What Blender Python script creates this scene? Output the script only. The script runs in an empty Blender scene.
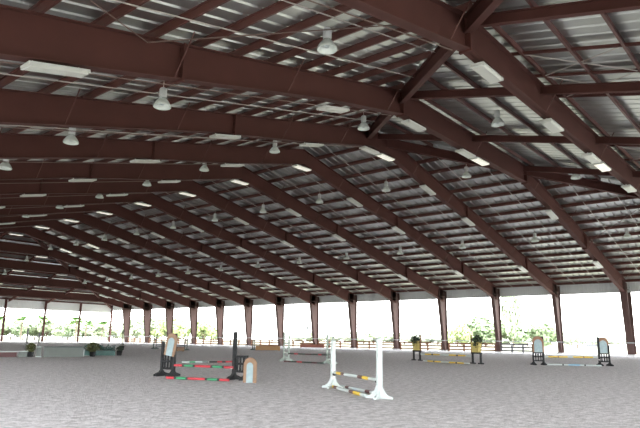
import bpy, math, random
from mathutils import Vector, Matrix
random.seed(7)
S = bpy.context.scene
COL = S.collection
PI = math.pi

# ------------------------------------------------------------------ layout
R, XK, HK, HR = 47.93, 97.65, 9.65, 20.88          # ridge x, inner knee x, knee height, ridge underside
SL = (HR - HK) / (XK - R)
Y0, BAY = 32.53, 10.32
W = 52.4                                            # eave half width
def YF(k): return Y0 + k * BAY
def hipw(k):                                        # half width of the level part of frame k (hipped ends)
    return max(0.0, 1.6 - 10.45 * k, 1.2 + 10.2 * (k - 8))
K_NEAR = (1.6 - W) / 10.45                          # where the hips reach the eave
K_FAR = 8 + (W - 1.2) / 10.2
Y_NEAR, Y_FAR = YF(K_NEAR), YF(K_FAR)
def under(w): return HR - SL * abs(w)               # underside of rafters
def depth(w):
    w = abs(w)
    pts = [(0, 1.75), (12, 1.8), (21, 1.55), (36, 1.9), (52.4, 2.15)]
    for (a, da), (b, db) in zip(pts, pts[1:]):
        if w <= b: return da + (db - da) * (w - a) / (b - a)
    return 2.15
RT = 1.85                                           # nominal rafter depth: top of steel above the underside line
def top(w): return under(w) + RT
PD = 0.36                                           # purlin depth
def deck(w): return top(w) + PD

# ------------------------------------------------------------------ materials
def mat(name, col, rough=.6, metal=0., var=.12, scale=3., bump=0., bscale=30., emit=None, estr=0., col2=None, trans=0.):
    m = bpy.data.materials.new(name); m.use_nodes = True
    nt = m.node_tree; b = nt.nodes['Principled BSDF']
    b.inputs['Roughness'].default_value = rough; b.inputs['Metallic'].default_value = metal
    tc = nt.nodes.new('ShaderNodeTexCoord')
    n = nt.nodes.new('ShaderNodeTexNoise'); n.inputs['Scale'].default_value = scale; n.inputs['Detail'].default_value = 4
    nt.links.new(tc.outputs['Object'], n.inputs['Vector'])
    mx = nt.nodes.new('ShaderNodeMix'); mx.data_type = 'RGBA'
    c2 = col2 or tuple(min(1, c * (1 + var)) for c in col)
    c1 = col if col2 else tuple(c * (1 - var) for c in col)
    mx.inputs[6].default_value = (*c1, 1); mx.inputs[7].default_value = (*c2, 1)
    nt.links.new(n.outputs['Fac'], mx.inputs[0]); nt.links.new(mx.outputs[2], b.inputs['Base Color'])
    if bump:
        n2 = nt.nodes.new('ShaderNodeTexNoise'); n2.inputs['Scale'].default_value = bscale; n2.inputs['Detail'].default_value = 5
        nt.links.new(tc.outputs['Object'], n2.inputs['Vector'])
        bp = nt.nodes.new('ShaderNodeBump'); bp.inputs['Strength'].default_value = bump; bp.inputs['Distance'].default_value = .05
        nt.links.new(n2.outputs['Fac'], bp.inputs['Height']); nt.links.new(bp.outputs['Normal'], b.inputs['Normal'])
    if trans: b.inputs['Transmission Weight'].default_value = trans
    if emit:
        b.inputs['Emission Color'].default_value = (*emit, 1); b.inputs['Emission Strength'].default_value = estr
    return m
M = {}
M['oxide'] = mat('red oxide steel', (.084, .025, .019), .8, 0, .18, .6)
M['colsteel'] = mat('weathered column paint', (.085, .045, .038), .8, 0, .2, .6)
M['palewing'] = mat('pale green grey paint', (.36, .42, .38), .6)
M['purlin'] = mat('red oxide purlin', (.115, .042, .034), .5, 0, .2, .8)
M['rod'] = mat('galvanised rod', (.60, .56, .52), .5, .25)
M['pipe'] = mat('dull conduit', (.20, .14, .12), .5, .2)
M['endsheet'] = mat('pale end wall sheet', (.82, .84, .82), .5, .0, .06, .3)
M['galv'] = mat('galvanised sheet', (.46, .47, .455), .36, .92, .30, .35)
M['wallsheet'] = mat('painted wall sheet', (.62, .64, .63), .5, .0, .06, .3)
M['white'] = mat('white paint', (.50, .56, .56), .45, 0, .04)
M['offwhite'] = mat('fixture white', (.66, .67, .64), .4, 0, .04)
M['diffuser'] = mat('diffuser', (.66, .67, .62), .35, 0, .03)
M['diffuser_on'] = mat('lit diffuser', (.85, .84, .76), .35, 0, .03, emit=(1, .97, .82), estr=.5)
M['bell'] = mat('prismatic lamp bell', (.86, .92, .88), .18, 0, .08, 14, trans=.08)
M['ballast'] = mat('ballast housing', (.72, .74, .74), .4, .1, .05)
M['black'] = mat('black paint', (.014, .015, .017), .85, 0, .2)
M['darkgreen'] = mat('dark green paint', (.035, .06, .05), .5)
M['red'] = mat('red paint', (.50, .035, .05), .45, 0, .1)
M['green'] = mat('green paint', (.03, .26, .12), .45, 0, .1)
M['yellow'] = mat('yellow paint', (.66, .47, .05), .5, 0, .1)
M['straw'] = mat('straw yellow panel', (.46, .37, .11), .6, 0, .15, 6)
M['maroon'] = mat('maroon paint', (.085, .03, .032), .5)
M['blue'] = mat('pale blue paint', (.25, .45, .62), .5)
M['tan'] = mat('tan stone paint', (.25, .155, .095), .7, 0, .3, 9)
M['rust'] = mat('rust brown paint', (.24, .125, .075), .7, 0, .3, 9)
M['water'] = mat('painted cascade', (.38, .47, .50), .6, 0, 0, 7, col2=(.17, .26, .29))
M['wood'] = mat('weathered brown timber', (.22, .11, .065), .75, 0, .2, 5)
M['greywood'] = mat('grey painted pipe', (.13, .13, .14), .55, 0, .2, 5)
M['brown'] = mat('brown board', (.34, .20, .09), .7, 0, .2, 4)
M['redbrown'] = mat('red brown board', (.30, .11, .08), .7, 0, .2, 4)
M['paleboard'] = mat('pale grey green board', (.145, .165, .155), .7, 0, .12, 3)
M['concrete'] = mat('concrete pier', (.55, .54, .52), .85, 0, .1, 5)
M['leaf'] = mat('leaf green', (.26, .33, .19), .6, 0, .35, 1.5)  # saturation lowered so the colour carries the outdoor haze
M['leafpale'] = mat('pale leaf green', (.42, .48, .33), .6, 0, .3, 1.5)  # lighter leaf green, glare washout put into the colour
M['leaflime'] = mat('lime leaf', (.40, .48, .22), .6, 0, .3, 1.5)
M['leafdark'] = mat('dark leaf', (.035, .055, .03), .6, 0, .4, 5)
M['leafteal'] = mat('blue green leaf', (.06, .13, .12), .6, 0, .4, 5)
M['leafolive'] = mat('olive leaf', (.11, .12, .04), .6, 0, .4, 5)
M['leafhaze'] = mat('haze paled leaf', (.60, .64, .52), .6, 0, .2, 1.5)  # distant haze painted into the leaf colour, not silvery foliage
M['palm'] = mat('palm frond', (.22, .36, .13), .55, 0, .3, 1.5)
M['bark'] = mat('bark', (.20, .15, .11), .85, 0, .2, 3)
M['rooftile'] = mat('red roof', (.42, .15, .09), .7, 0, .15, 2)
M['sand'] = None

def sand_mat(name, c1, c2, c3, bump):
    m = bpy.data.materials.new(name); m.use_nodes = True
    nt = m.node_tree; b = nt.nodes['Principled BSDF']; b.inputs['Roughness'].default_value = .95
    b.inputs['Specular IOR Level'].default_value = .1
    tc = nt.nodes.new('ShaderNodeTexCoord')
    def noise(sc, det=5, ro=.6):
        n = nt.nodes.new('ShaderNodeTexNoise'); n.inputs['Scale'].default_value = sc; n.inputs['Detail'].default_value = det
        n.inputs['Roughness'].default_value = ro
        nt.links.new(tc.outputs['Object'], n.inputs['Vector']); return n
    n1, n2, n3 = noise(.12, 3), noise(4.4, 5, .85), noise(14, 3)
    r = nt.nodes.new('ShaderNodeValToRGB'); r.color_ramp.elements[0].position = .40; r.color_ramp.elements[1].position = .60
    r.color_ramp.elements[0].color = (*c1, 1); r.color_ramp.elements[1].color = (*c2, 1)
    nt.links.new(n2.outputs['Fac'], r.inputs[0])
    mx = nt.nodes.new('ShaderNodeMix'); mx.data_type = 'RGBA'; mx.inputs[7].default_value = (*c3, 1)
    mth = nt.nodes.new('ShaderNodeMath'); mth.operation = 'MULTIPLY'; mth.inputs[1].default_value = .3
    nt.links.new(n1.outputs['Fac'], mth.inputs[0]); nt.links.new(mth.outputs[0], mx.inputs[0])
    nt.links.new(r.outputs[0], mx.inputs[6]); nt.links.new(mx.outputs[2], b.inputs['Base Color'])
    ad = nt.nodes.new('ShaderNodeMath'); ad.operation = 'ADD'
    nt.links.new(n2.outputs['Fac'], ad.inputs[0]); nt.links.new(n3.outputs['Fac'], ad.inputs[1])
    bp = nt.nodes.new('ShaderNodeBump'); bp.inputs['Strength'].default_value = bump; bp.inputs['Distance'].default_value = .12
    nt.links.new(ad.outputs[0], bp.inputs['Height']); nt.links.new(bp.outputs['Normal'], b.inputs['Normal'])
    return m
M['sand'] = sand_mat('arena footing', (.44, .42, .425), (.84, .81, .825), (.63, .60, .61), .7)
M['outside'] = sand_mat('bright limestone ground', (.28, .27, .20), (.33, .32, .25), (.30, .30, .23), .1)

# ------------------------------------------------------------------ mesh builder
class MB:
    def __init__(s): s.v, s.f, s.mi = [], [], []
    def add(s, verts, faces, mi=0):
        o = len(s.v); s.v += [tuple(p) for p in verts]
        for f in faces: s.f.append(tuple(i + o for i in f)); s.mi.append(mi)
        return s
    def box(s, lo, hi, mi=0):
        (a, b, c), (d, e, f) = lo, hi
        return s.add([(a,b,c),(d,b,c),(d,e,c),(a,e,c),(a,b,f),(d,b,f),(d,e,f),(a,e,f)],
                     [(0,3,2,1),(4,5,6,7),(0,1,5,4),(1,2,6,5),(2,3,7,6),(3,0,4,7)], mi)
    def bar(s, p, q, w, h, up=(0, 0, 1), mi=0):     # rectangular bar from p to q, w across, h along up
        p, q = Vector(p), Vector(q); d = (q - p).normalized(); u = Vector(up)
        x = d.cross(u)
        if x.length < 1e-4: x = d.cross(Vector((1, 0, 0)))
        x.normalize(); z = x.cross(d)
        x *= w / 2; z *= h / 2
        return s.add([p-x-z, p+x-z, p+x+z, p-x+z, q-x-z, q+x-z, q+x+z, q-x+z],
                     [(0,3,2,1),(4,5,6,7),(0,1,5,4),(1,2,6,5),(2,3,7,6),(3,0,4,7)], mi)
    def tube(s, p, q, r, r2=None, n=8, mi=0):
        p, q = Vector(p), Vector(q); d = (q - p).normalized(); r2 = r if r2 is None else r2
        x = d.orthogonal().normalized(); y = d.cross(x)
        vs = []
        for c, rr in ((p, r), (q, r2)):
            for i in range(n):
                a = 2 * PI * i / n; vs.append(c + x * math.cos(a) * rr + y * math.sin(a) * rr)
        fs = [(i, (i + 1) % n, n + (i + 1) % n, n + i) for i in range(n)]
        return s.add(vs, fs + [tuple(range(n))[::-1], tuple(range(n, 2 * n))], mi)
    def lathe(s, prof, n=16, c=(0, 0, 0), mi=0):
        vs, fs = [], []; m = len(prof)
        for r, z in prof:
            for i in range(n):
                a = 2 * PI * i / n; vs.append((c[0] + r * math.cos(a), c[1] + r * math.sin(a), c[2] + z))
        for j in range(m - 1):
            for i in range(n):
                fs.append((j*n+i, j*n+(i+1) % n, (j+1)*n+(i+1) % n, (j+1)*n+i))
        return s.add(vs, fs, mi)
    def prism(s, pts, axis, a, b, mi=0):            # outline pts (2D) extruded along axis from a to b
        def mk(p, t):
            return {'x': (t, p[0], p[1]), 'y': (p[0], t, p[1]), 'z': (p[0], p[1], t)}[axis]
        n = len(pts)
        vs = [mk(p, a) for p in pts] + [mk(p, b) for p in pts]
        return s.add(vs, [tuple(range(n))[::-1], tuple(range(n, 2*n))] + [(i, (i+1) % n, n+(i+1) % n, n+i) for i in range(n)], mi)
    def build(s, name, mats, parent=None, loc=None, rz=0, smooth=False, fix=True):
        me = bpy.data.meshes.new(name); me.from_pydata(s.v, [], s.f)
        for m in (mats if isinstance(mats, (list, tuple)) else [mats]): me.materials.append(m)
        me.polygons.foreach_set('material_index', s.mi)
        if smooth: me.polygons.foreach_set('use_smooth', [True] * len(s.f))
        me.update()
        if fix:
            import bmesh
            bm = bmesh.new(); bm.from_mesh(me); bmesh.ops.recalc_face_normals(bm, faces=bm.faces); bm.to_mesh(me); bm.free()
        o = bpy.data.objects.new(name, me); COL.objects.link(o)
        if parent: o.parent = parent
        if loc: o.location = loc
        o.rotation_euler.z = rz
        return o
def tag(o, label=None, cat=None, group=None, kind=None):
    for k, v in (('label', label), ('category', cat), ('group', group), ('kind', kind)):
        if v: o[k] = v
    return o
def thing(name, label, cat, loc=(0, 0, 0), rz=0, group=None):
    o = bpy.data.objects.new(name, None); o.empty_display_size = .2; COL.objects.link(o)
    o.location = loc; o.rotation_euler.z = rz
    return tag(o, label, cat, group)
def kids(o): return [c for c in bpy.data.objects if c.parent == o]
def copy_tree(o, loc, rz=None, label=None, scale=None, group=None):
    r = o.copy(); COL.objects.link(r); r.location = loc
    if rz is not None: r.rotation_euler.z = rz
    if scale: r.scale = scale if isinstance(scale, tuple) else (scale,) * 3
    if label: r['label'] = label
    if group: r['group'] = group
    for c in kids(o):
        d = c.copy(); COL.objects.link(d); d.parent = r
        for g in kids(c):
            e = g.copy(); COL.objects.link(e); e.parent = d
    return r
ORD = ['first','second','third','fourth','fifth','sixth','seventh','eighth','ninth','tenth','eleventh','twelfth','thirteenth',
       'fourteenth','fifteenth','sixteenth','seventeenth','eighteenth','nineteenth','twentieth','twenty-first','twenty-second']

# ------------------------------------------------------------------ setting: ground, roof deck, wall sheets
XL, XR = 2 * R - 100.4, 100.4
tag(MB().add([(XL-1, Y_NEAR-1, 0), (XR+.6, Y_NEAR-1, 0), (XR+.6, Y_FAR+.6, 0), (XL-1, Y_FAR+.6, 0)], [(0,1,2,3)]).build('floor', M['sand']), 'pale grey riding arena sand footing under the big roof', 'floor', kind='structure')
tag(MB().add([(-500, -500, -.06), (900, -500, -.06), (900, 1000, -.06), (-500, 1000, -.06)], [(0,1,2,3)]).build('ground', M['outside']), 'bright open ground outside the arena', 'ground', kind='structure')

def rib_profile(a, b, pitch=.95, rib=.10):
    out = []; n = int((b - a) / pitch)
    for i in range(n + 1):
        t = a + i * pitch
        out += [(t, 0), (t + pitch - .22, 0), (t + pitch - .16, rib), (t + pitch - .06, rib)]
    out = [(t, z) for t, z in out if t <= b]; out.append((b, 0)); return out
def hw(y): return hipw((y - Y0) / BAY)
def slope_deck(sgn):
    prof = rib_profile(Y_NEAR, Y_FAR); mb = MB()
    vs, fs = [], []
    for y, dz in prof:
        w = min(W, hw(y)); vs += [(R + sgn * (W + .5), y, deck(W + .5) + dz), (R + sgn * w, y, deck(w) + dz)]
    for i in range(len(prof) - 1): fs.append((2*i, 2*i+1, 2*i+3, 2*i+2))
    return mb.add(vs, fs)
def hip_deck(far):
    prof = rib_profile(-W, W); vs, fs = [], []
    for a, dz in prof:
        w0, w1 = max(abs(a), 0), W + .5
        for w in (w1, w0):
            k = (1.6 - w) / 10.45 if not far else 8 + (w - 1.2) / 10.2
            vs.append((R + a, YF(k), deck(w) + dz))
    for i in range(len(prof) - 1): fs.append((2*i, 2*i+1, 2*i+3, 2*i+2))
    return MB().add(vs, fs)
for nm, o in (('far', slope_deck(1)), ('left', slope_deck(-1)), ('near', hip_deck(False)), ('back', hip_deck(True))):
    tag(o.build('ceiling', M['galv'], fix=False),
        {'far': 'ribbed metal underside of the long roof slope on the right', 'left': 'ribbed metal underside of the long roof slope on the left',
         'near': 'ribbed metal underside of the hipped roof end at upper right', 'back': 'ribbed metal underside of the hipped roof end far away at left'}[nm], 'ceiling', kind='structure')

def cap(name, p, q, label):
    mb = MB(); p, q = Vector(p), Vector(q); mb.bar(p, q, 1.5, .06); tag(mb.build(name, M['galv']), label, 'roof flashing', kind='structure')
def hipc(far, sg, w):
    k = (1.6 - w) / 10.45 if not far else 8 + (w - 1.2) / 10.2
    return (R + sg * w, YF(k), deck(w) + .13)
cap('trim_1', hipc(False, 1, 0), hipc(True, 1, 0), 'long ridge flashing')
n_ = 2
for far in (False, True):
    for sg in (-1, 1):
        cap('trim_%d' % n_, hipc(far, sg, 0), hipc(far, sg, W), 'hip flashing'); n_ += 1

def sheet_wall(name, p, q, z0, z1, label):          # ribbed cladding band under the eave
    p, q = Vector(p), Vector(q); d = (q - p); L = d.length; d.normalize(); n = Vector((-d.y, d.x))
    prof = []; t = 0
    while t < L:
        prof += [(t, 0), (t + .22, 0), (t + .26, .05), (t + .34, .05)]; t += .38
    vs, fs = [], []
    for t, o in prof:
        c = p + d * t + n * o; vs += [(c.x, c.y, z0), (c.x, c.y, z1)]
    for i in range(len(prof) - 1): fs.append((2*i, 2*i+1, 2*i+3, 2*i+2))
    tag(MB().add(vs, fs).build(name, M['endsheet' if name == 'wall_back' else 'wallsheet'], fix=False), label, 'wall', kind='structure')
ZT = deck(W) + .05
sheet_wall('wall_right', (XR + .12, Y_NEAR), (XR + .12, Y_FAR), 9.45, ZT, 'grey ribbed cladding band under the eave of the long right side')
sheet_wall('wall_back', (XL, Y_FAR + .1), (XR, Y_FAR + .1), 8.7, ZT, 'pale ribbed cladding band above the opening at the far left end')
sheet_wall('wall_left', (XL - .12, Y_NEAR), (XL - .12, Y_FAR), 7.2, ZT, 'ribbed cladding band under the eave of the left side')  # out of view; lower edge dropped to cut light on the left floor
sheet_wall('wall_front', (XL, Y_NEAR - .1), (XR, Y_NEAR - .1), 9.5, ZT, 'ribbed cladding band above the near end opening')  # out of view; lower edge raised to let more light onto the hip

# ------------------------------------------------------------------ steel frames
KS = list(range(-4, 13)); KS.remove(-4)
FL = .58
def fr_name(k): return ORD[k + 2] if k >= -2 else 'overhead'
def ibeam(mb, pts, y):                              # pts: list of (x, zbottom, ztop)
    n = len(pts)
    for (x0, b0, t0), (x1, b1, t1) in zip(pts, pts[1:]):
        mb.add([(x0,y-.03,b0),(x1,y-.03,b1),(x1,y-.03,t1),(x0,y-.03,t0),(x0,y+.03,b0),(x1,y+.03,b1),(x1,y+.03,t1),(x0,y+.03,t0)],
               [(0,1,2,3),(7,6,5,4),(0,4,5,1),(3,2,6,7),(0,3,7,4),(1,5,6,2)])
        for zb0, zb1, sg in ((b0, b1, 1), (t0, t1, -1)):
            e0, e1 = zb0 + sg * .05, zb1 + sg * .05
            mb.add([(x0,y-FL/2,zb0),(x1,y-FL/2,zb1),(x1,y+FL/2,zb1),(x0,y+FL/2,zb0),(x0,y-FL/2,e0),(x1,y-FL/2,e1),(x1,y+FL/2,e1),(x0,y+FL/2,e0)],
                   [(0,3,2,1),(4,5,6,7),(0,1,5,4),(1,2,6,5),(2,3,7,6),(3,0,4,7)])
for k in KS:
    y = YF(k); w0 = hipw(k)
    lab = {-3: 'dark red steel portal frame right above the camera'}.get(k) or (
        'dark red steel portal frame spanning the arena, %s from the camera%s' % (ORD[k + 2], ', flat in the middle' if hipw(k) > 4 else ', peaked at the ridge'))
    t = thing('steel_frame', lab, 'roof frame', (R, y, 0), group='steel portal frames of the arena')
    def zb(w):
        d = depth(w)
        if w0 > 4:
            d = RT if w <= w0 + .01 else (RT + (1.58 - RT) * min(1, (w - w0) / 10) if w < w0 + 16 else d)
        return under(w) + RT - d
    for sg in (-1, 1):
        xs = sorted({w0, 12., 21., 36., W - .9} - {v for v in (12., 21., 36.) if v <= w0 + .5})
        xs = [v for v in xs if v >= w0]
        mb = MB(); ibeam(mb, [(sg * v, zb(v), top(v)) for v in xs], 0)
        raf = mb.build('rafter', M['oxide'], t)
        sp = [v for v in ((w0 + .15, w0 + 20) if w0 > 4 else (19.5, 38.6)) if v < W - 4]
        for v in sp:
            p = MB().box((sg*v-.07, -FL/2-.04, zb(v)-.12), (sg*v+.07, FL/2+.04, top(v)+.02))
            for i in range(4):
                z = zb(v) + .2 + i * (depth(v) - .4) / 3
                for yy in (-.16, .16): p.tube((sg*v-.13, yy, z), (sg*v+.13, yy, z), .04, n=6)
            p.build('splice_plate', M['oxide'], raf)
        # tapered column: flanges, web, base
        xo, xt, xb = W + (.25 if k == -1 else 0), XK - R + .05, W - 1.1
        zt = under(W - 2) + .2; ztop = deck(W) - .4
        c = MB()
        c.prism([(sg*xo, .25), (sg*xb, .25), (sg*xt, zt), (sg*xt, ztop + .3), (sg*xo, ztop)], 'y', -.03, .03)
        FC = .95 if k == -1 else FL
        c.box((min(sg*xo, sg*(xo-.06)), -FC/2, .25), (max(sg*xo, sg*(xo-.06)), FC/2, ztop))
        c.bar((sg*xb, 0, .25), (sg*xt, 0, zt), FC, .06, up=(1, 0, 0)); c.bar((sg*xt, 0, zt), (sg*xt, 0, ztop + .3), FL, .06, up=(1, 0, 0))
        c.bar((sg*(xt), 0, zt + .1), (sg*xo, 0, zt + .1), FL, .05)
        cc = c.build('column', M['colsteel'], t)
        MB().box((min(sg*(xb-.15), sg*(xo+.1)), -.42, .17), (max(sg*(xb-.15), sg*(xo+.1)), .42, .25)).build('base_plate', M['oxide'], cc)
        MB().box((min(sg*(xb-.3), sg*(xo+.2)), -.6, -.05), (max(sg*(xb-.3), sg*(xo+.2)), .6, .17)).build('concrete_pier', M['concrete'], cc)
    if w0 > .05:
        mb = MB(); n0 = max(2, int(w0 / 6))
        ibeam(mb, [(-w0 + 2*w0*i/n0, zb(w0), top(w0)) for i in range(n0 + 1)], 0)
        mb.build('crossbeam', M['oxide'], t)
    # diagonal flange braces from bottom flange up to the purlins
    for w in [w for w in (6.5, 14.3, 24.7, 32.5, 45.5) if w > w0 + 1 and k <= 6]:
        for sg in (-1, 1):
            MB().bar((sg*w, -.24, zb(w)+.05), (sg*w, -(depth(w)*.75+.2), top(w)+.1), .05, .05).build('flange_brace', M['purlin'], t)
    for w in [v for v in (-32, -22, -12, 0, 12, 22, 32) if abs(v) < w0 - 2 and k <= 6]:
        MB().bar((w, -.24, zb(w0)+.05), (w, -1.5, top(w0)+.2), .05, .05).build('flange_brace', M['purlin'], t)
    # thin service pipe clipped under the flange
    MB().tube((-W+8, .30, zb(W-8)-.06), (-w0-1, .30, zb(w0+1)-.06), .028, n=6).build('conduit_pipe', M['pipe'], t)

# end wall posts, far and near
ends = [100.4, 90.2, 79.8, 69.0, 58.8, 49.7, 39.4, 29.1, 18.8, 8.5, -4.5]
for i, x in enumerate(ends):
    c = MB(); y = Y_FAR - .25
    c.box((x-.04, y-.22, .0), (x+.04, y+.22, ZT-.1)); c.box((x-.22, y-.24, .0), (x+.22, y-.18, ZT-.1)); c.box((x-.22, y+.18, .0), (x+.22, y+.24, ZT-.1))
    tag(c.build('wall_post', M['oxide']), 'slim dark red post in the far end opening, %s from the right' % ORD[i], 'post', 'slim posts of the far end wall')
for i, x in enumerate((70.3, 39.4, 8.5)):
    y = Y_NEAR + .25
    tag(MB().box((x-.2, y-.24, 0), (x+.2, y+.24, ZT-.1)).build('wall_post', M['oxide']), 'slim dark red post in the near end opening, %s of its row' % ORD[i], 'post', 'slim posts of the near end wall')

# ------------------------------------------------------------------ hip beams, hip rafters, purlins, rods
def hip_pt(far, sg, w, dz=0):
    k = (1.6 - w) / 10.45 if not far else 8 + (w - 1.2) / 10.2
    return Vector((R + sg * w, YF(k), top(w) + dz))
def webbar(mb, p, q, h, fl, web=.05):               # I section between two points, top at p/q
    p, q = Vector(p), Vector(q); z = Vector((0, 0, 1))
    mb.bar(p - z*h/2, q - z*h/2, web, h); mb.bar(p - z*.03, q - z*.03, fl, .06); mb.bar(p - z*(h-.03), q - z*(h-.03), fl, .06)
for far in (False, True):
    for sg in (-1, 1):
        mb = MB(); webbar(mb, hip_pt(far, sg, 1.6, -.05), hip_pt(far, sg, W - .5, -.05), .95, .42)
        tag(mb.build('hip_beam', M['oxide']), 'dark red diagonal hip beam at the %s end of the roof, %s' % (('near', 'far')[far], ('running down to the left corner', 'running down to the right corner')[sg > 0]), 'beam')
    wk = [0.] + [hipw(k) for k in ((-1, -2, -3) if not far else (9, 10, 11))]
    offs = sorted(set([0.] + [s * w for w in wk[1:] for s in (-1, 1)]))
    for i, a in enumerate(offs):
        w_top = max(abs(a), 1.6)
        def pt(w):
            k = (1.6 - w) / 10.45 if not far else 8 + (w - 1.2) / 10.2
            return Vector((R + a, YF(k), top(w) - .02))
        mb = MB(); webbar(mb, pt(w_top), pt(W - .3), .58, .32)
        tag(mb.build('hip_rafter', M['oxide']), 'dark red steel strut running down the %s hipped roof end, %s from the left' % (('near', 'far')[far], ORD[i]), 'beam', 'struts of the %s hipped roof end' % ('near', 'far')[far])
def zsec(mb, p, q, up_n):                           # Z purlin standing on the rafters, p/q on their top line
    p, q = Vector(p), Vector(q); d = (q - p).normalized(); n = Vector(up_n).normalized(); x = d.cross(n)
    mb.bar(p + n*PD/2, q + n*PD/2, .04, PD, up=n)
    mb.bar(p + n*.02 + x*.06, q + n*.02 + x*.06, .14, .035, up=n); mb.bar(p + n*(PD-.02) - x*.06, q + n*(PD-.02) - x*.06, .14, .035, up=n)
NP = 20
for i in range(NP):
    w = W - .5 - i * 2.6
    if w < 1.0: w = 1.0
    for sg, nm in ((1, 'right'), (-1, 'left')):
        ka, kb = (1.6 - w) / 10.45, 8 + (w - 1.2) / 10.2
        mb = MB(); zsec(mb, (R + sg*w, YF(ka), top(w)), (R + sg*w, YF(kb), top(w)), (sg * SL, 0, 1))
        tag(mb.build('roof_purlin', M['purlin']), 'thin dark red roof purlin on the %s slope, %s up from the eave' % (nm, ORD[i]), 'purlin', 'roof purlins on the %s slope' % nm)
    if w > 2.5:
        for far in (False, True):
            k = (1.6 - w) / 10.45 if not far else 8 + (w - 1.2) / 10.2
            mb = MB(); zsec(mb, (R - w, YF(k), top(w)), (R + w, YF(k), top(w)), (0, (-SL, SL)[far], 1))
            tag(mb.build('roof_purlin', M['purlin']), 'thin dark red roof purlin on the %s hipped end, %s up from the eave' % (('near', 'far')[far], ORD[i]), 'purlin', 'roof purlins on the %s hipped end' % ('near', 'far')[far])
# sag rods: two lines per bay on the long slopes
for k in range(-3, 12):
    for j, f in enumerate((.36, .72)):
        y = YF(k + f); w0 = max(hipw(k + f), 1.2)
        for sg in (-1, 1):
            p = Vector((R + sg*w0, y, top(w0) - .07)); q = Vector((R + sg*(W - .8), y, top(W - .8) - .07))
            tag(MB().tube(p, q, .034, n=6).build('sag_rod', M['rod']), 'pale tie rod, %s slope, %s, %s of two' % (('left', 'right')[sg > 0], 'bay above the camera' if k == -3 else '%s bay past the nearest frame' % ORD[k + 2], ('nearer', 'farther')[j]), 'tie rod', 'tie rods under the roof slopes')
# X bracing rods in two bays + hip
def brace(p, q, label):
    tag(MB().tube(p, q, .032, n=6).build('brace_rod', M['pipe' if 'rod, ' in label else 'rod']), label, 'brace rod', 'crossed brace rods under the roof')
for k, nm in ((-2, 'first bay'), (5, 'eighth bay')):
    for sg in (-1, 1):
        ws = [w for w in (hipw(k) + .5, 34., 50.)] if k < 0 else [2., 18., 34., 50.]
        for a, c in zip(ws, ws[1:]):
            side = ('left', 'right')[sg > 0]; lev = 'upper' if c < 35 else 'lower'
            if k > 0 and a < 5: lev = 'topmost'
            brace((R+sg*a, YF(k)+.1, top(a)-.25), (R+sg*c, YF(k+1)-.1, top(c)-.25), '%s %s brace rod, %s from camera, sloping down away from the camera' % (lev, side, nm))
            if k < 0 and sg < 0 and a < 30: continue
            brace((R+sg*c, YF(k)+.1, top(c)-.25), (R+sg*a, YF(k+1)-.1, top(a)-.25), '%s %s brace rod, %s from camera, sloping down towards the camera' % (lev, side, nm))
# short stiffening struts with crossed rods between purlins of the near hip (seen at upper right)
def hipy(w): return YF((1.6 - w) / 10.45)
pw = [W - .5 - i * 2.6 for i in range(NP)]
c = 0
for (w1, w2) in ((pw[9], pw[11]), (pw[11], pw[12]), (pw[8], pw[9])):
    row = ('middle', 'upper', 'lower')[c // 5]
    for a in (-17.2, -13.6, -9.6, 3., 8.):
        tag(MB().bar((R + a, hipy(w1), top(w1) + .1), (R + a, hipy(w2), top(w2) + .1), .14, .16).build('purlin_strut', M['oxide']),
            'short dark strut in the near hipped roof end, %s row, %s from the left' % (row, ORD[c % 5]), 'strut', 'short struts between the hip purlins'); c += 1
for a, b_, nm in ((-17.2, -13.6, 'left'), (-13.6, -9.6, 'middle'), (3., 8., 'right')):
    for s2 in (0, 1):
        brace((R + (a, b_)[s2], hipy(pw[9]), top(pw[9]) + .05), (R + (b_, a)[s2], hipy(pw[11]), top(pw[11]) + .05), 'thin crossed brace rod in the hipped roof end, %s pair, leaning %s' % (nm, ('right', 'left')[s2]))

# ------------------------------------------------------------------ strip lights under the frames, pendant lamps in the bays
def strip_proto(lit):
    t = thing('strip_light', 'x', 'ceiling light', (0, 0, -50), group='strip lights under the steel frames')
    b = MB(); L, w = 1.25, .38
    b.box((-L, -w, 0), (L, w, .10)); b.box((-L, -w, -.06), (-L+.1, w, 0)); b.box((L-.1, -w, -.06), (L, w, 0)); b.build('housing', M['offwhite'], t)
    d = MB(); d.prism([(-w+.02, 0), (-w+.10, -.09), (w-.10, -.09), (w-.02, 0)], 'x', -L+.1, L-.1); d.build('diffuser', M['diffuser_on' if lit else 'diffuser'], t)
    h = MB()
    for x in (-L+.3, L-.3): h.bar((x, 0, .10), (x, 0, .24), .08, .04, up=(1, 0, 0))
    h.build('hanger', M['rod'], t)
    return t
PR = {False: strip_proto(False), True: strip_proto(True)}
used = {False: False, True: False}
def put_strip(x, k, lit, label, tilt):
    w = x - R; u = max(abs(w), hipw(k)); z = under(u) - (.34 if abs(w) <= hipw(k) or k < 0 else .24 + depth(u) - RT)
    if not used[lit]:
        o = PR[lit]; used[lit] = True; o.location = (x, YF(k), z); o['label'] = label
    else:
        o = copy_tree(PR[lit], (x, YF(k), z), label=label)
    o.rotation_euler = (0, tilt, 0)
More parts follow.
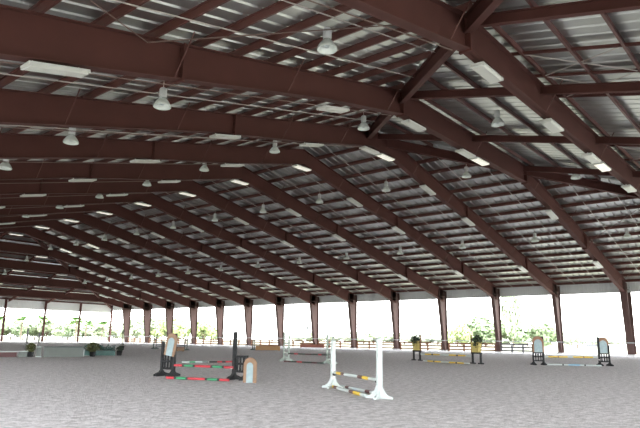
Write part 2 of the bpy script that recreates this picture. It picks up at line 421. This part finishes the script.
for k in range(-2, 12):
    fn = '%s frame from camera' % ORD[k + 2]
    for off, where in ((-37.9, 'low on the left slope'), (-20.2, 'halfway up the left slope'), (-10.3, 'high on the left slope'), (0, 'in the middle at the ridge'),
                       (10., 'high on the right slope'), (20., 'halfway down the right slope'), (37.3, 'low on the right slope')):
        if (k == -1 and off == 10.) : continue
        a = math.atan(SL)
        tilt = 0 if abs(off) <= hipw(k) else (a if off > 0 else -a)
        if off == 0 and k < 1:
            put_strip(R - 1.5, k, False, 'unlit strip light beside the lit one, middle of the %s' % fn, tilt)
            put_strip(R + 1.35, k, True, 'lit strip light beside its unlit twin, middle of the %s' % fn, tilt)
        else:
            lit = off == 0 or (k >= 7 and off == 10.)
            put_strip(R + off, k, lit, '%s strip light under %s, %s' % ('glowing' if lit else 'white', fn, where), tilt)

def pendant_proto():
    t = thing('pendant_lamp', 'x', 'pendant lamp', (0, 0, -50), group='bell pendant lamps hanging in the roof bays')
    b = MB(); b.lathe([(.44, 0), (.45, .05), (.42, .12), (.33, .28), (.22, .42), (.15, .50), (.13, .50), (.20, .40), (.30, .26), (.39, .10), (.42, .03)], 20)
    b.build('bell_shade', M['bell'], t, smooth=True)
    MB().lathe([(0.001, .10), (.10, .13), (.12, .24), (.07, .38), (.05, .46)], 12).build('bulb', M['white'], t, smooth=True)
    MB().lathe([(.001, .49), (.17, .50), (.19, .56), (.19, .92), (.15, 1.0), (.001, 1.02)], 14).build('ballast_housing', M['ballast'], t)
    stem = MB().tube((0, 0, 1.0), (0, 0, 1.62), .025, n=6).build('stem', M['rod'], t)
    t.scale = (1.15,) * 3
    return t
pp = pendant_proto(); first = True
short_stem = MB().tube((0, 0, 1.0), (0, 0, 1.12), .025, n=6)
for kk in range(-2, 11):
    km = kk + .5
    for off, where in ((-49.3, 'lowest row of the left slope'), (-29.4, 'lower row of the left slope'), (-9.7, 'upper row of the left slope'), (9.3, 'upper row of the right slope'), (28.7, 'lower row of the right slope'), (49., 'lowest row of the right slope')):
        x = R + off + ((2.2 if off < -20 else 3.1) if kk == -2 else 0); u = max(abs(x - R), hipw(km))
        if abs(off) > 45 and (kk < 0 or off > 0): continue
        z = under(u) + (.85 if kk == -2 else .22)
        lab = 'bell pendant lamp, %s bay from the camera, %s' % (ORD[kk + 2], where)
        if first and kk > -2: pp.location = (x, YF(km), z); pp['label'] = lab; first = False
        else:
            c = copy_tree(pp, (x, YF(km), z), label=lab)
            if kk == -2:
                for ch in kids(c):
                    if ch.name.startswith('stem'): bpy.data.objects.remove(ch)
                short_stem.build('stem', M['rod'], c)

# ------------------------------------------------------------------ fence and white rails along the sides
def fence_bay(k, m, label, f0=0.07, f1=.93):
    ya, yb = YF(k) + f0 * BAY, YF(k) + f1 * BAY; L = yb - ya; x = XR - .55
    t = thing('fence_panel', label, 'fence', (x, ya, 0), group='rail fence along the far side')
    n = 4
    for i in range(n):
        MB().box((-.13, i*L/(n-1)-.14, -.06), (.13, i*L/(n-1)+.14, 1.5)).build('post', m, t)
    for z in (.3, .85, 1.36):
        MB().box((-.19, 0, z-.13), (-.13, L, z+.13)).build('rail', m, t)
for k in range(-1, 12):
    if k == -1: continue
    m = M['greywood'] if k in (0,) else M['wood']
    if k == 0: fence_bay(k, m, 'dark grey rail fence panel right of the yellow jump, beyond the far columns', .42, .97)
    else: fence_bay(k, m, 'brown rail fence panel outside the far columns, %s brown one from the right' % ORD[k - 1])
tag(MB().tube((XR - 1.75, Y_NEAR, 1.86), (XR - 1.75, Y_FAR - 1, 1.86), .055, n=6).build('white_rail', M['white']), 'long thin white rail strung along the columns of the far side', 'rail')
tag(MB().tube((XR - 1.75, Y_FAR - .75, 1.5), (0, Y_FAR - .75, 1.5), .055, n=6).build('white_rail', M['white']), 'long thin white rail across the far end opening', 'rail')
def filler_wall(p, q, h, th, m, label, rails=True):
    p, q = Vector((*p, 0)), Vector((*q, 0)); d = q - p; L = d.length; rz = math.atan2(d.y, d.x)
    t = thing('jump_wall', label, 'jump filler', p, rz)
    MB().box((0, -th/2, .05), (L, th/2, h - .08)).build('panel', m, t)
    MB().box((-.05, -th/2-.06, h-.08), (L+.05, th/2+.06, h)).build('top_cap', M['wood'], t)
    for x in (.15, L-.15): MB().box((x-.1, -th/2-.2, 0), (x+.1, th/2+.2, .10)).build('foot', M['brown'], t)
filler_wall((61.5, 63.2), (64.0, 60.7), .70, .3, M['brown'], 'brown board jump wall on the sand far behind the black jump')
filler_wall((95.2, 84.5), (97.2, 79.6), .75, .3, M['redbrown'], 'red brown board wall standing by the far fence behind the white jump')
filler_wall((45.6, 60.66), (46.4, 60.1), .48, .4, M['tan'], 'small tan box beside the dark green standards far back')

# ------------------------------------------------------------------ jumps
def place(p, q):
    p, q = Vector((*p, 0)), Vector((*q, 0)); d = q - p
    return p, math.atan2(d.y, d.x), d.length
def pole(p, q, bands, label, r=.05, group=None):   # bands: list of (material key, share)
    p, q = Vector(p), Vector(q); tot = sum(b for _, b in bands); keys = []
    mb = MB(); t = 0
    for key, sh in bands:
        if key not in keys: keys.append(key)
        mb.tube(p.lerp(q, t / tot) - p, p.lerp(q, (t + sh) / tot) - p, r, n=12, mi=keys.index(key)); t += sh
    o = mb.build('jump_pole', [M[k] for k in keys]); o.location = p
    return tag(o, label, 'jump pole', group)
def arch_board(parent_or_none, loc, w, h, border, name='arched_panel', rz=0, label=None, inner_frac=.72):
    n = 14
    def outl(w_, h_):
        r_ = w_ / 2; pts = [(-r_, 0), (r_, 0)]
        for i in range(n + 1):
            a = PI * i / n; pts.append((r_ * math.cos(a), h_ - r_ + r_ * math.sin(a)))
        return pts
    b = MB().prism(outl(w, h), 'y', -.03, .03); o = b.build(name, M[border], parent_or_none, loc, rz)
    i = MB().prism(outl(w * inner_frac, h * .80), 'y', -.045, .045); i.build('cascade_picture', M['water'], o)
    if label: tag(o, label, 'jump panel')
    return o
def black_wing(name, p, ang, label, tall, low_w, arch, mat_='black', border='rust', arch_z=.92, arch_h=1.15, lean=0.):
    # inner post at origin, wing extends along -x
    t = thing(name, label, 'jump standard', (p[0], p[1], 0), ang)
    m = M[mat_]
    MB().box((-.065, -.065, .05), (.065, .065, tall)).build('inner_post', m, t)
    MB().box((-low_w-.05, -.05, .05), (-low_w+.05, .05, .95 if not arch else arch_z + .6)).build('outer_post', m, t)
    g = MB()
    for z in (.32, .62, .90): g.box((-low_w, -.03, z-.045), (0, .03, z+.045))
    for i in range(1, 4): g.box((-low_w*i/4-.03, -.03, .32), (-low_w*i/4+.03, .03, .90))
    g.build('lattice', m, t)
    for x in (0, -low_w):
        f = MB(); f.prism([(-.42, 0), (.42, 0), (.42, .09), (.12, .17), (.06, .24), (-.06, .24), (-.12, .17), (-.42, .09)], 'x', x-.07, x+.07); f.build('foot', m, t)
    if arch:
        ab = arch_board(t, (-low_w/2 + lean * .6, -.06, arch_z), low_w + .08 - lean, arch_h, border, inner_frac=.72 - lean * .8)
        ab.rotation_euler.y = lean
    for z in (.45,): MB().tube((.05, -.05, z), (.05, .12, z), .045, n=8).build('pole_cup', M['rod'], t)
    return t
# --- black jump with red and green poles
a, b = (15.93, 21.30), (16.70, 18.36)
_, ang, L = place(a, b)
black_wing('jump_standard', a, ang, 'black jump standard with arched tan and white panel on top, left of red green jump', 1.78, .62, True, border='tan', arch_z=.85, arch_h=.95, lean=.16)
black_wing('jump_standard', b, ang + PI, 'tall black post standard with lattice wing, right end of red green jump', 1.88, .58, False)
arch_board(None, (15.93, 16.62, 0), .52, .92, 'tan', rz=ang + .15, label='tan arched panel with white cascade standing on sand right of black standard', inner_frac=.5)
RG = [('red', 1), ('black', .25), ('green', 1.1), ('black', .25), ('red', 1.9), ('black', .25), ('green', 1.1), ('black', .25), ('red', 1)]
dv = Vector((b[0]-a[0], b[1]-a[1], 0)).normalized()
A_, B_ = Vector((*a, 0)) + dv*.06, Vector((*b, 0)) - dv*.06
off = Vector((-.06, -.08, 0))
pole(A_ + off + Vector((0, 0, .47)), B_ + off + Vector((0, 0, .47)), RG, 'upper red and green banded pole hung between the black standards')
pole((14.85, 20.25, .05), (15.80, 17.62, .05), [('red', .9)] + RG[1:], 'red and green banded pole lying on sand in front of black standards')
pole((24.8, 32.3, .06), (26.6, 31.85, .06), [('white', .6), ('green', .5), ('white', .6), ('paleboard', .5)], 'white and green pole lying on sand behind the black jump', .06)
pole((26.7, 31.8, .06), (28.3, 31.3, .06), [('black', .6), ('red', .4), ('black', .3), ('red', .6)], 'dark red and black pole lying on sand behind the black jump', .06)
# --- white jump in front
def white_post(p, h, ang, label):
    t = thing('jump_standard', label, 'jump standard', (p[0], p[1], 0), ang)
    MB().box((-.068, -.068, .04), (.068, .068, h)).build('post', M['white'], t)
    MB().add([(-.08,-.08,h),(.08,-.08,h),(.08,.08,h),(-.08,.08,h),(0,0,h+.05)], [(0,1,4),(1,2,4),(2,3,4),(3,0,4),(3,2,1,0)]).build('post_cap', M['white'], t)
    for i in range(4):                              # concave curved gusset feet
        pts = [(.05, 0), (.40, 0), (.40, .06)]
        for j in range(1, 7):
            s_ = j / 6; pts.append((.40 - .34 * s_ ** .8 , .07 + .33 * s_ ** 2.2))
        f = MB().prism(pts, 'y', -.035, .035).build('foot', M['white'], t); f.rotation_euler.z = PI/4 + i * PI/2
    s = MB().box((-.085, -.03, .3), (-.066, .03, h - .1))
    s.build('cup_track', M['rod'], t)
    MB().tube((-.07, 0, .46), (-.20, 0, .46), .05, n=8).build('pole_cup', M['black'], t)
    return t
a, b = (16.47, 13.09), (14.56, 9.88); _, ang, L = place(a, b)
white_post(a, 1.58, ang + PI, 'white square post on splayed feet, left standard of the nearest jump')
white_post(b, 1.66, ang, 'white square post on splayed feet, right standard of the nearest jump')
dv = Vector((b[0]-a[0], b[1]-a[1], 0)).normalized(); A_, B_ = Vector((*a, 0)) + dv*.14, Vector((*b, 0)) - dv*.14
WB = [('white', .35), ('yellow', .55), ('maroon', .38), ('white', 1.5), ('maroon', .5), ('yellow', .6), ('white', .75)]
pole(A_ + Vector((0, 0, .52)), B_ + Vector((0, 0, .50)), WB, 'white pole with yellow and maroon bands hung between the white posts')
pole((16.66, 13.40, .05), (14.50, 10.30, .05), [('yellow', .7), ('maroon', .4), ('white', 1.45), ('maroon', .45), ('yellow', .7), ('white', .5)], 'white pole with yellow and maroon bands on sand, front one under white jump')
pole((17.0, 13.3, .05), (15.5, 10.75, .05), [('white', .9), ('maroon', .35), ('white', 1.5), ('maroon', .4), ('white', .2)], 'white pole with maroon bands on sand, rear one under white jump')
# --- white-green schooling jump behind
def wing_slats(p, ang, h1, h2, w, m, label, slats=True):
    t = thing('jump_standard', label, 'jump standard', (p[0], p[1], 0), ang)
    MB().box((-.05, -.05, .05), (.05, .05, h1)).build('inner_post', m, t)
    MB().box((-w-.05, -.05, .05), (-w+.05, .05, h2)).build('outer_post', m, t)
    for z in (.3, .62, .94, 1.3): MB().box((-w, -.025, z-.05), (0, .025, z+.05)).build('slat', m, t)
    for x in (0, -w):
        MB().prism([(-.4, 0), (.4, 0), (.4, .08), (.07, .22), (-.07, .22), (-.4, .08)], 'x', x-.06, x+.06).build('foot', m, t)
    return t
a, b = (34.05, 31.38), (33.2, 26.93); _, ang, L = place(a, b)
wing_slats(a, ang, 1.98, 2.16, .62, M['palewing'], 'pale slatted wing standard, left end of the dark pole jump behind')
wing_slats(b, ang + PI, 2.0, 1.85, .62, M['palewing'], 'pale slatted wing standard half hidden behind the nearest white post')
a, b = Vector((*a, 0)), Vector((*b, 0)); off = Vector((-.1, -.08, 0))
DG = [('darkgreen', .8), ('red', .5), ('darkgreen', .9), ('maroon', .8), ('darkgreen', .8), ('red', .4), ('darkgreen', .6)]
pole(a + off + Vector((0, 0, .56)), b + off + Vector((0, 0, .58)), DG, 'upper dark green and red pole between the pale slatted standards', .055)
pole((32.4, 30.3, .055), (32.2, 26.4, .055), [('maroon', .7), ('darkgreen', .6), ('red', .5), ('darkgreen', .9), ('maroon', .5), ('darkgreen', .6)], 'lower dark green and red pole on sand before the pale slatted standards', .055)
# --- dark jumps at the back
a, b = (51.4, 73.0), (50.45, 65.3); _, ang, L = place(a, b)
wing_slats(a, ang, 1.95, 1.9, .75, M['darkgreen'], 'dark green slatted standard far back, left of the black jump arch')
wing_slats(b, ang + PI, 2.1, 2.0, .6, M['darkgreen'], 'dark green slatted standard far back, right of the black jump arch')
a, b = Vector((*a, 0)), Vector((*b, 0))
for z, lab in ((.35, 'lower grey plank'), (.62, 'upper grey plank')):
    mid = a.lerp(b, .5)
    tag(MB().bar(a + Vector((-.08, 0, z)), b + Vector((-.08, 0, z)), .05, .2).build('jump_plank', M['greywood']), '%s between the dark green standards far back' % lab, 'jump plank')
wing_slats((63.2, 65.15), ang, 2.1, 1.9, .5, M['darkgreen'], 'dark slatted standard far back at the left end of brown wall')
# --- yellow flower jump
def flower_wing(p, ang, label):
    t = thing('jump_standard', label, 'jump standard', (p[0], p[1], 0), ang)
    f = MB()
    for x in (-.42, .42):
        f.box((x-.06, -.06, 0), (x+.06, .06, .8)); f.box((x-.22, -.1, 0), (x+.22, .1, .1))
    f.box((-.5, -.08, .74), (.5, .08, .86)); f.build('stand', M['black'], t)
    b = MB().prism([(-.32, .86), (.32, .86), (.42, 1.62), (-.42, 1.62)], 'y', -.16, .16); b.build('flower_box', M['straw'], t)
    MB().box((.46, -.05, .8), (.56, .05, 2.15)).build('cup_post', M['wood'], t)
    lv = MB(); rnd = random.Random(int(p[0] * 10))
    for i in range(420):
        c = Vector((rnd.gauss(-.05, .22), rnd.gauss(-.03, .15), rnd.triangular(1.15, 2.2, 1.75))); d = Vector((rnd.uniform(-1,1), rnd.uniform(-1,1), rnd.uniform(-.3,1))).normalized()
        e = d.orthogonal().normalized()
        lv.add([c - e*.05, c + d*.10, c + e*.05, c - d*.06], [(0,1,2,3)])
    lv.build('foliage', M['leafdark'], t, fix=False)
    return t
a, b = (45.56, 27.01), (43.04, 20.32); _, ang, L = place(a, b)
flower_wing(a, ang, 'yellow flower box of dark plants on black legs, left end of yellow pole jump')
flower_wing(b, ang + PI, 'yellow flower box of dark plants on black legs, right end of yellow pole jump')
a, b = Vector((*a, 0)), Vector((*b, 0)); dv = (b - a).normalized(); off = Vector((-.12, -.05, 0))
YB = [('white', .55), ('yellow', .85), ('black', .2), ('yellow', .85), ('white', 1.1), ('yellow', .85), ('black', .2), ('yellow', .85), ('white', .55)]
pole(a + dv*.6 + off + Vector((0, 0, .56)), b - dv*.6 + off + Vector((0, 0, .58)), YB, 'upper white pole with yellow and black bands between flower boxes', .06)
pole((43.95, 25.4, .06), (41.65, 20.3, .06), YB, 'lower white pole with yellow and black bands on sand before flower boxes', .06)
# --- arch jump at right
a, b = (45.98, 16.34), (48.97, 13.18); _, ang, L = place(a, b)
black_wing('jump_standard', a, ang, 'dark lattice standard with rust topped arch panel, left end of blue white jump', 2.12, .78, True, border='rust', arch_z=.95, arch_h=1.18)
black_wing('jump_standard', b, ang + PI, 'dark lattice standard with rust topped arch panel, right end of blue white jump', 2.12, .78, True, border='rust', arch_z=.95, arch_h=1.18)
a, b = Vector((*a, 0)), Vector((*b, 0)); dv = (b - a).normalized()
pole((46.3, 16.2, .06), (47.75, 12.75, .06), [('white', 1.2), ('black', .12), ('white', .35), ('blue', .9), ('white', .35), ('black', .12), ('white', 1.2)], 'white pole with pale blue middle on sand between arch standards', .06)
pole(a + dv*.1 + Vector((.1, .1, .62)), b - dv*.1 + Vector((.1, .1, .62)), [('white', .35), ('yellow', .75), ('wood', .1), ('yellow', .7), ('white', .45), ('yellow', .8), ('wood', .1), ('yellow', .7), ('white', .35)], 'yellow banded pole hung between the arch standards', .06)

# ------------------------------------------------------------------ planters and fillers at left
def leaves(mb, n, rx, ry, z0, z1, size, rnd, up=.3):
    for i in range(n):
        z = rnd.uniform(z0, z1); f = math.sqrt(max(.15, 1 - ((z - (z0+z1)/2) / ((z1-z0)/2 + .001)) ** 2))
        c = Vector((rnd.uniform(-rx, rx) * f, rnd.uniform(-ry, ry) * f, z))
        d = Vector((rnd.uniform(-1,1), rnd.uniform(-1,1), rnd.uniform(up-.8,1))).normalized(); e = d.orthogonal().normalized(); s = size * rnd.uniform(.6, 1.3)
        mb.add([c - e*s*.4, c + d*s, c + e*s*.4, c - d*s*.5], [(0,1,2,3)])
def boxrow(p, q, h, th, m, cap, label, name='flower_box', foliage=None, fh=.4, cat='planter box'):
    p, ang, L = place(p, q)
    t = thing(name, label, cat, p, ang)
    MB().box((0, -th/2, 0), (L, th/2, h-.06)).build('box', m, t)
    MB().box((-.04, -th/2-.04, h-.06), (L+.04, th/2+.04, h)).build('rim', cap, t)
    if foliage:
        lv = MB(); rnd = random.Random(int(L * 100))
        n = int(220 * L); 
        for i in range(n):
            x = rnd.uniform(.05, L-.05); c = Vector((x, rnd.uniform(-th*.6, th*.6), h - .1 + rnd.random() * fh * (0.6 + .4 * math.sin(x * 5.3) ** 2)))
            d = Vector((rnd.uniform(-1,1), rnd.uniform(-1,1), rnd.uniform(-.2,1))).normalized(); e = d.orthogonal().normalized()
            lv.add([c - e*.045, c + d*.12, c + e*.045, c - d*.06], [(0,1,2,3)])
        lv.build('foliage', foliage, t, fix=False)
    return t
boxrow((18.6, 48.0), (20.75, 47.15), .42, .5, M['maroon'], M['white'], 'low maroon filler box with white rim at the left edge', 'jump_box', cat='jump filler')
boxrow((20.85, 47.1), (21.42, 46.85), .46, .5, M['paleboard'], M['white'], 'low pale grey filler box right of the maroon one', 'jump_box', cat='jump filler')
def pot_plant(p, h, r, foliage, label, pot='black', n=260, ph=.38):
    t = thing('potted_plant', label, 'potted plant', (p[0], p[1], 0))
    MB().lathe([(.001, 0), (.16, 0), (.2, .02), (.25, ph), (.22, ph), (.001, ph-.05)], 14).build('pot', M[pot], t)
    lv = MB(); leaves(lv, n, r, r, ph - .05, h, .13, random.Random(int(p[0]*7))); lv.build('foliage', foliage, t, fix=False)
    return t
pot_plant((21.62, 46.78), 1.02, .28, M['leafolive'], 'bushy green plant in dark pot left of the pale low wall')
MBp = thing('jump_pillar', 'pale square pillar standing at the left end of the low wall', 'jump pillar', (22.16, 46.62, 0), -.45)
MB().box((-.17, -.17, .06), (.17, .17, .72)).build('shaft', M['paleboard'], MBp); MB().box((-.22, -.22, 0), (.22, .22, .07)).build('base', M['white'], MBp); MB().box((-.21, -.21, .72), (.21, .21, .79)).build('cap', M['white'], MBp)
boxrow((22.5, 46.5), (25.1, 45.3), .80, .22, M['paleboard'], M['darkgreen'], 'long pale grey green low wall with dark capping at left', 'jump_wall', cat='jump filler')
MBq = thing('jump_pillar', 'short white pillar between the low wall and the bushy plant', 'jump pillar', (25.62, 46.5, 0), -.45)
MB().box((-.2, -.2, 0), (.2, .2, .5)).build('shaft', M['white'], MBq); MB().box((-.25, -.25, .5), (.25, .25, .56)).build('cap', M['white'], MBq)
pot_plant((26.42, 46.2), 1.1, .45, M['leafolive'], 'broad olive bushy plant right of the short white pillar', n=420)
boxrow((27.1, 49.05), (29.5, 47.9), .45, .5, M['leafteal'], M['darkgreen'], 'long blue green flower box full of foliage right of bushy plant', foliage=M['leafteal'], fh=.55)
pot_plant((29.9, 47.85), .75, .22, M['leafdark'], 'small dark plant in black pot at right end of the flower box', n=140, ph=.42)
t = thing('topiary_tree', 'thin stemmed ball topiary in front of the far left column', 'topiary', (42.7, 67.9, 0))
MB().lathe([(.001, 0), (.25, 0), (.32, .5), (.28, .5), (.001, .45)], 14).build('pot', M['black'], t)
MB().tube((0, 0, .4), (0, 0, 2.2), .05, n=8).build('stem', M['bark'], t)
lv = MB(); leaves(lv, 160, .2, .2, 2.05, 2.5, .08, random.Random(3)); leaves(lv, 120, .4, .3, .45, .8, .10, random.Random(4)); lv.build('foliage', M['leafdark'], t, fix=False)
# slim dark posts standing among the fillers
for x, y, h, lab in ((21.6, 47.6, 2.15, 'slim dark standard post behind the plant pot at left'), (22.4, 47.3, 1.8, 'slim dark standard post behind the pale square pillar')):
    t = thing('jump_standard', lab, 'jump standard', (x, y, 0))
    MB().box((-.05, -.05, .05), (.05, .05, h)).build('post', M['greywood'], t); MB().box((-.3, -.06, 0), (.3, .06, .09)).build('foot', M['greywood'], t); MB().box((-.06, -.3, 0), (.06, .3, .08)).build('foot', M['greywood'], t)

# ------------------------------------------------------------------ outside: trees, palms, pavilion, pole lamp
def crown_mesh(seed, n, leaf=.55):
    rnd = random.Random(seed); mb = MB(); cl = []
    for i in range(16):
        a = rnd.uniform(0, 2*PI); u = rnd.uniform(-.5, 1); r = math.sqrt(max(0, 1 - u*u)) * rnd.uniform(.4, .75)
        cl.append((Vector((r*math.cos(a), r*math.sin(a), .62 + u*.30)), rnd.uniform(.22, .38)))
    for i in range(n):
        c0, rr = rnd.choice(cl); d = Vector((rnd.gauss(0,1), rnd.gauss(0,1), rnd.gauss(0,1))).normalized()
        c = c0 + d * rr * rnd.uniform(.6, 1.0); c.z = max(c.z, .12)
        nn = (d + Vector((rnd.uniform(-.7,.7), rnd.uniform(-.7,.7), rnd.uniform(-.3,.9)))).normalized(); e = nn.orthogonal().normalized(); g = nn.cross(e); s = .055 * rnd.uniform(.6, 1.4)
        mb.add([c - e*s, c + g*s*1.4, c + e*s, c - g*s*1.4], [(0,1,2,3)])
    return mb
def tree_proto(seed, leafm):
    t = thing('tree', 'x', 'tree', (0, 0, -80))
    crown_mesh(seed, 2400).build('crown', leafm, t, fix=False)
    tr = MB().tube((0, 0, 0), (.01, .01, .38), .035, .025, 8)
    for i in range(5):
        a = i * 1.3; tr.tube((.01, .01, .33), (.3*math.cos(a), .3*math.sin(a), .62), .018, .006, 6)
    tr.build('trunk', M['bark'], t); return t
def palm_proto(seed):
    rnd = random.Random(seed); t = thing('palm_tree', 'x', 'palm tree', (0, 0, -80)); pts = [Vector((.03*i*i/16, 0, i*.2)) for i in range(5)]
    tr = MB()
    for p, q in zip(pts, pts[1:]): tr.tube(p, q, .028, .026, 8)
    tr.build('trunk', M['bark'], t)
    fr = MB(); c = pts[-1]
    for i in range(16):
        a = i * 2 * PI / 16 + rnd.uniform(-.15, .15); el = rnd.uniform(.15, 1.4); L = .5; prev = c; n = 7
        h = Vector((math.cos(a), math.sin(a), 0)); side = Vector((-math.sin(a), math.cos(a), 0)); wd0 = .004
        for j in range(1, n + 1):
            s = j / n; p = c + h * L * s * math.cos(el * (1 - .3*s)) + Vector((0, 0, 1)) * (L * s * math.sin(el) - .32 * s * s)
            wd = .11 * math.sin(PI * min(1, s * .9 + .08))
            for sg in (-1, 1):
                fr.add([prev, p, p + side*sg*wd - Vector((0, 0, wd*.5)), prev + side*sg*wd0 - Vector((0, 0, wd0*.5))], [(0,1,2,3)])
            prev = p; wd0 = wd
    fr.build('fronds', M['palm'], t, fix=False); return t
protos = {}
def plant(kind, x, y, h, wd, label, group=None, i=0):
    if kind not in protos:
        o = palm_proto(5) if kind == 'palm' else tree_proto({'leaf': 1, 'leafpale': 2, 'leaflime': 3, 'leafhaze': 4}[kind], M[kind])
        o.location = (x, y, -.06); o.scale = (wd, wd, h); protos[kind] = o; o['label'] = label; o.rotation_euler.z = i * 1.1
        if group: o['group'] = group
    else:
        o = copy_tree(protos[kind], (x, y, -.06), i * 1.1, label, (wd, wd, h), group)
    return o
Yp = 222
for i, (d, h) in enumerate(((.405, 8.6), (.455, 9.0), (.505, 9.8), (.537, 9.2), (.570, 8.2), (.618, 8.4))):
    plant('palm', d * Yp, Yp + (i % 3) * 6, h, 9.5, 'feathery palm outside the far end opening, %s from the left' % ORD[i], 'palms beyond the far end', i)
low = 'low pale green tree in the sunlit row outside the far end opening'
for i in range(15):
    d = .39 + i * .019 ; yy = 238 + (i * 7) % 17
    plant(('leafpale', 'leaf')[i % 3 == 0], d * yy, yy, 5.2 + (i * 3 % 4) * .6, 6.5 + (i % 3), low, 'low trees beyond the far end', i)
# seen through the long side, towards the left
for i, (d, X, h, wd) in enumerate(((1.45, 135, 8, 8), (1.36, 140, 7.5, 8), (1.54, 128, 7, 7), (1.22, 150, 7, 6.5), (1.18, 155, 5.5, 6))):
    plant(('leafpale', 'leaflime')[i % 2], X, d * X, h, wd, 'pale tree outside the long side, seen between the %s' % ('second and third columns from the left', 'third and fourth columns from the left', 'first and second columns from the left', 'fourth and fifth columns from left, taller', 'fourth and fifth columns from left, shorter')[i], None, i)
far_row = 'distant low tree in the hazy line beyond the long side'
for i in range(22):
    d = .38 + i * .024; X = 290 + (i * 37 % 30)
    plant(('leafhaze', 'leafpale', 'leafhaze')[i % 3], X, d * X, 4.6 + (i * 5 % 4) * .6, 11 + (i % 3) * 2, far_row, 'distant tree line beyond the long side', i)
plant('leaf', 205, .455 * 205, 9.5, 10, 'round green tree behind and just right of the right flower box', None, 2)
plant('leaf', 200, .43 * 200, 7.5, 9, 'green tree half behind the third column from the right', None, 4)
plant('leafpale', 190, .405 * 190, 17.5, 4.2, 'tall slender pale tree right of the third column from the right', None, 3)
plant('leaflime', 185, .508 * 185, 6.2, 6, 'small yellow green tree left of the right flower box', None, 1)
plant('leaf', 150, .362 * 150, 5.8, 6.5, 'blue green bush above the left arch standard', None, 5)
plant('leafhaze', 230, .30 * 230, 6, 8, 'haze paled tree in the gap between the two rightmost columns', None, 6)
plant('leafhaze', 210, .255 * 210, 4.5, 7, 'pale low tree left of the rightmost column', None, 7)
# pavilion
pv = thing('pavilion', 'small red roofed pavilion in the sun beyond the long side', 'pavilion', (152, 151, -.06), .8)
for sx in (-2.6, 2.6):
    for sy in (-2, 2): MB().box((sx-.12, sy-.12, 0), (sx+.12, sy+.12, 3.4)).build('post', M['wood'], pv)
MB().add([(-3.4,-2.8,3.3),(3.4,-2.8,3.3),(3.4,2.8,3.3),(-3.4,2.8,3.3),(-1.2,0,5.2),(1.2,0,5.2)], [(0,1,5,4),(1,2,5),(2,3,4,5),(3,0,4),(3,2,1,0)]).build('roof', M['rooftile'], pv)
MB().box((-2.6, -2.05, .9), (2.6, -1.95, 1.05)).build('railing', M['wood'], pv)
pl = thing('pole_lamp', 'small dark lamp head on a slim pole outside the long side', 'outdoor lamp', (110, 95.5, -.06))
MB().tube((0, 0, 0), (0, 0, 4.2), .06, .045).build('pole', M['greywood'], pl)
MB().lathe([(.001, 4.15), (.22, 4.2), (.32, 4.4), (.28, 4.65), (.1, 4.8), (.001, 4.82)], 12).build('lamp_head', M['black'], pl)
bn = thing('park_bench', 'distant dark bench on open ground above the right arch jump', 'bench', (150, 41.5, -.06), PI/2)
MB().box((-1.6, -.25, .75), (1.6, .25, .85)).build('seat', M['greywood'], bn)
MB().box((-1.6, .2, 1.1), (1.6, .28, 1.6)).build('backrest', M['greywood'], bn)
for x in (-1.4, 1.4): MB().box((x-.08, -.25, 0), (x+.08, .25, .8)).build('leg', M['greywood'], bn)
for x in (-1.4, 1.4): MB().box((x-.06, .18, .8), (x+.06, .26, 1.6)).build('back_support', M['greywood'], bn)

# ------------------------------------------------------------------ light
wd = bpy.data.worlds.new('sky'); S.world = wd; wd.use_nodes = True
nt = wd.node_tree; bg = nt.nodes['Background']
tc = nt.nodes.new('ShaderNodeTexCoord'); sx = nt.nodes.new('ShaderNodeSeparateXYZ'); nt.links.new(tc.outputs['Generated'], sx.inputs[0])
rp = nt.nodes.new('ShaderNodeValToRGB'); rp.color_ramp.elements[0].position = 0; rp.color_ramp.elements[1].position = .6
rp.color_ramp.elements[0].color = (1, 1, .97, 1); rp.color_ramp.elements[1].color = (.74, .80, .86, 1)
nt.links.new(sx.outputs['Z'], rp.inputs[0]); nt.links.new(rp.outputs[0], bg.inputs['Color'])
bg.inputs['Strength'].default_value = 10.0
sun = bpy.data.lights.new('sun', 'SUN'); sun.energy = 4.0; sun.angle = math.radians(2); sun.color = (1, .96, .88)
so = bpy.data.objects.new('sun', sun); COL.objects.link(so)
so.rotation_euler = Vector((.28, .12, -1)).to_track_quat('-Z', 'Y').to_euler(); so.location = (60, 60, 80)

# ------------------------------------------------------------------ camera
f, pi_, ya, ro = 591.63, .2098, .6967, .0151
fw = Vector((math.cos(ya)*math.cos(pi_), math.sin(ya)*math.cos(pi_), math.sin(pi_)))
r0 = Vector((math.sin(ya), -math.cos(ya), 0)); u0 = r0.cross(fw)
r = math.cos(ro)*r0 + math.sin(ro)*u0; u = -math.sin(ro)*r0 + math.cos(ro)*u0
cam = bpy.data.cameras.new('camera'); cam.sensor_width = 36; cam.lens = f / 640 * 36; cam.clip_end = 3000
co = bpy.data.objects.new('camera', cam); COL.objects.link(co)
co.matrix_world = Matrix(((r.x, u.x, -fw.x, 0), (r.y, u.y, -fw.y, 0), (r.z, u.z, -fw.z, 1.6), (0, 0, 0, 1)))
S.camera = co
S.view_settings.view_transform = 'Standard'; S.view_settings.look = 'None'; S.view_settings.gamma = 1; S.view_settings.use_curve_mapping = False
S.view_settings.exposure = 0.14
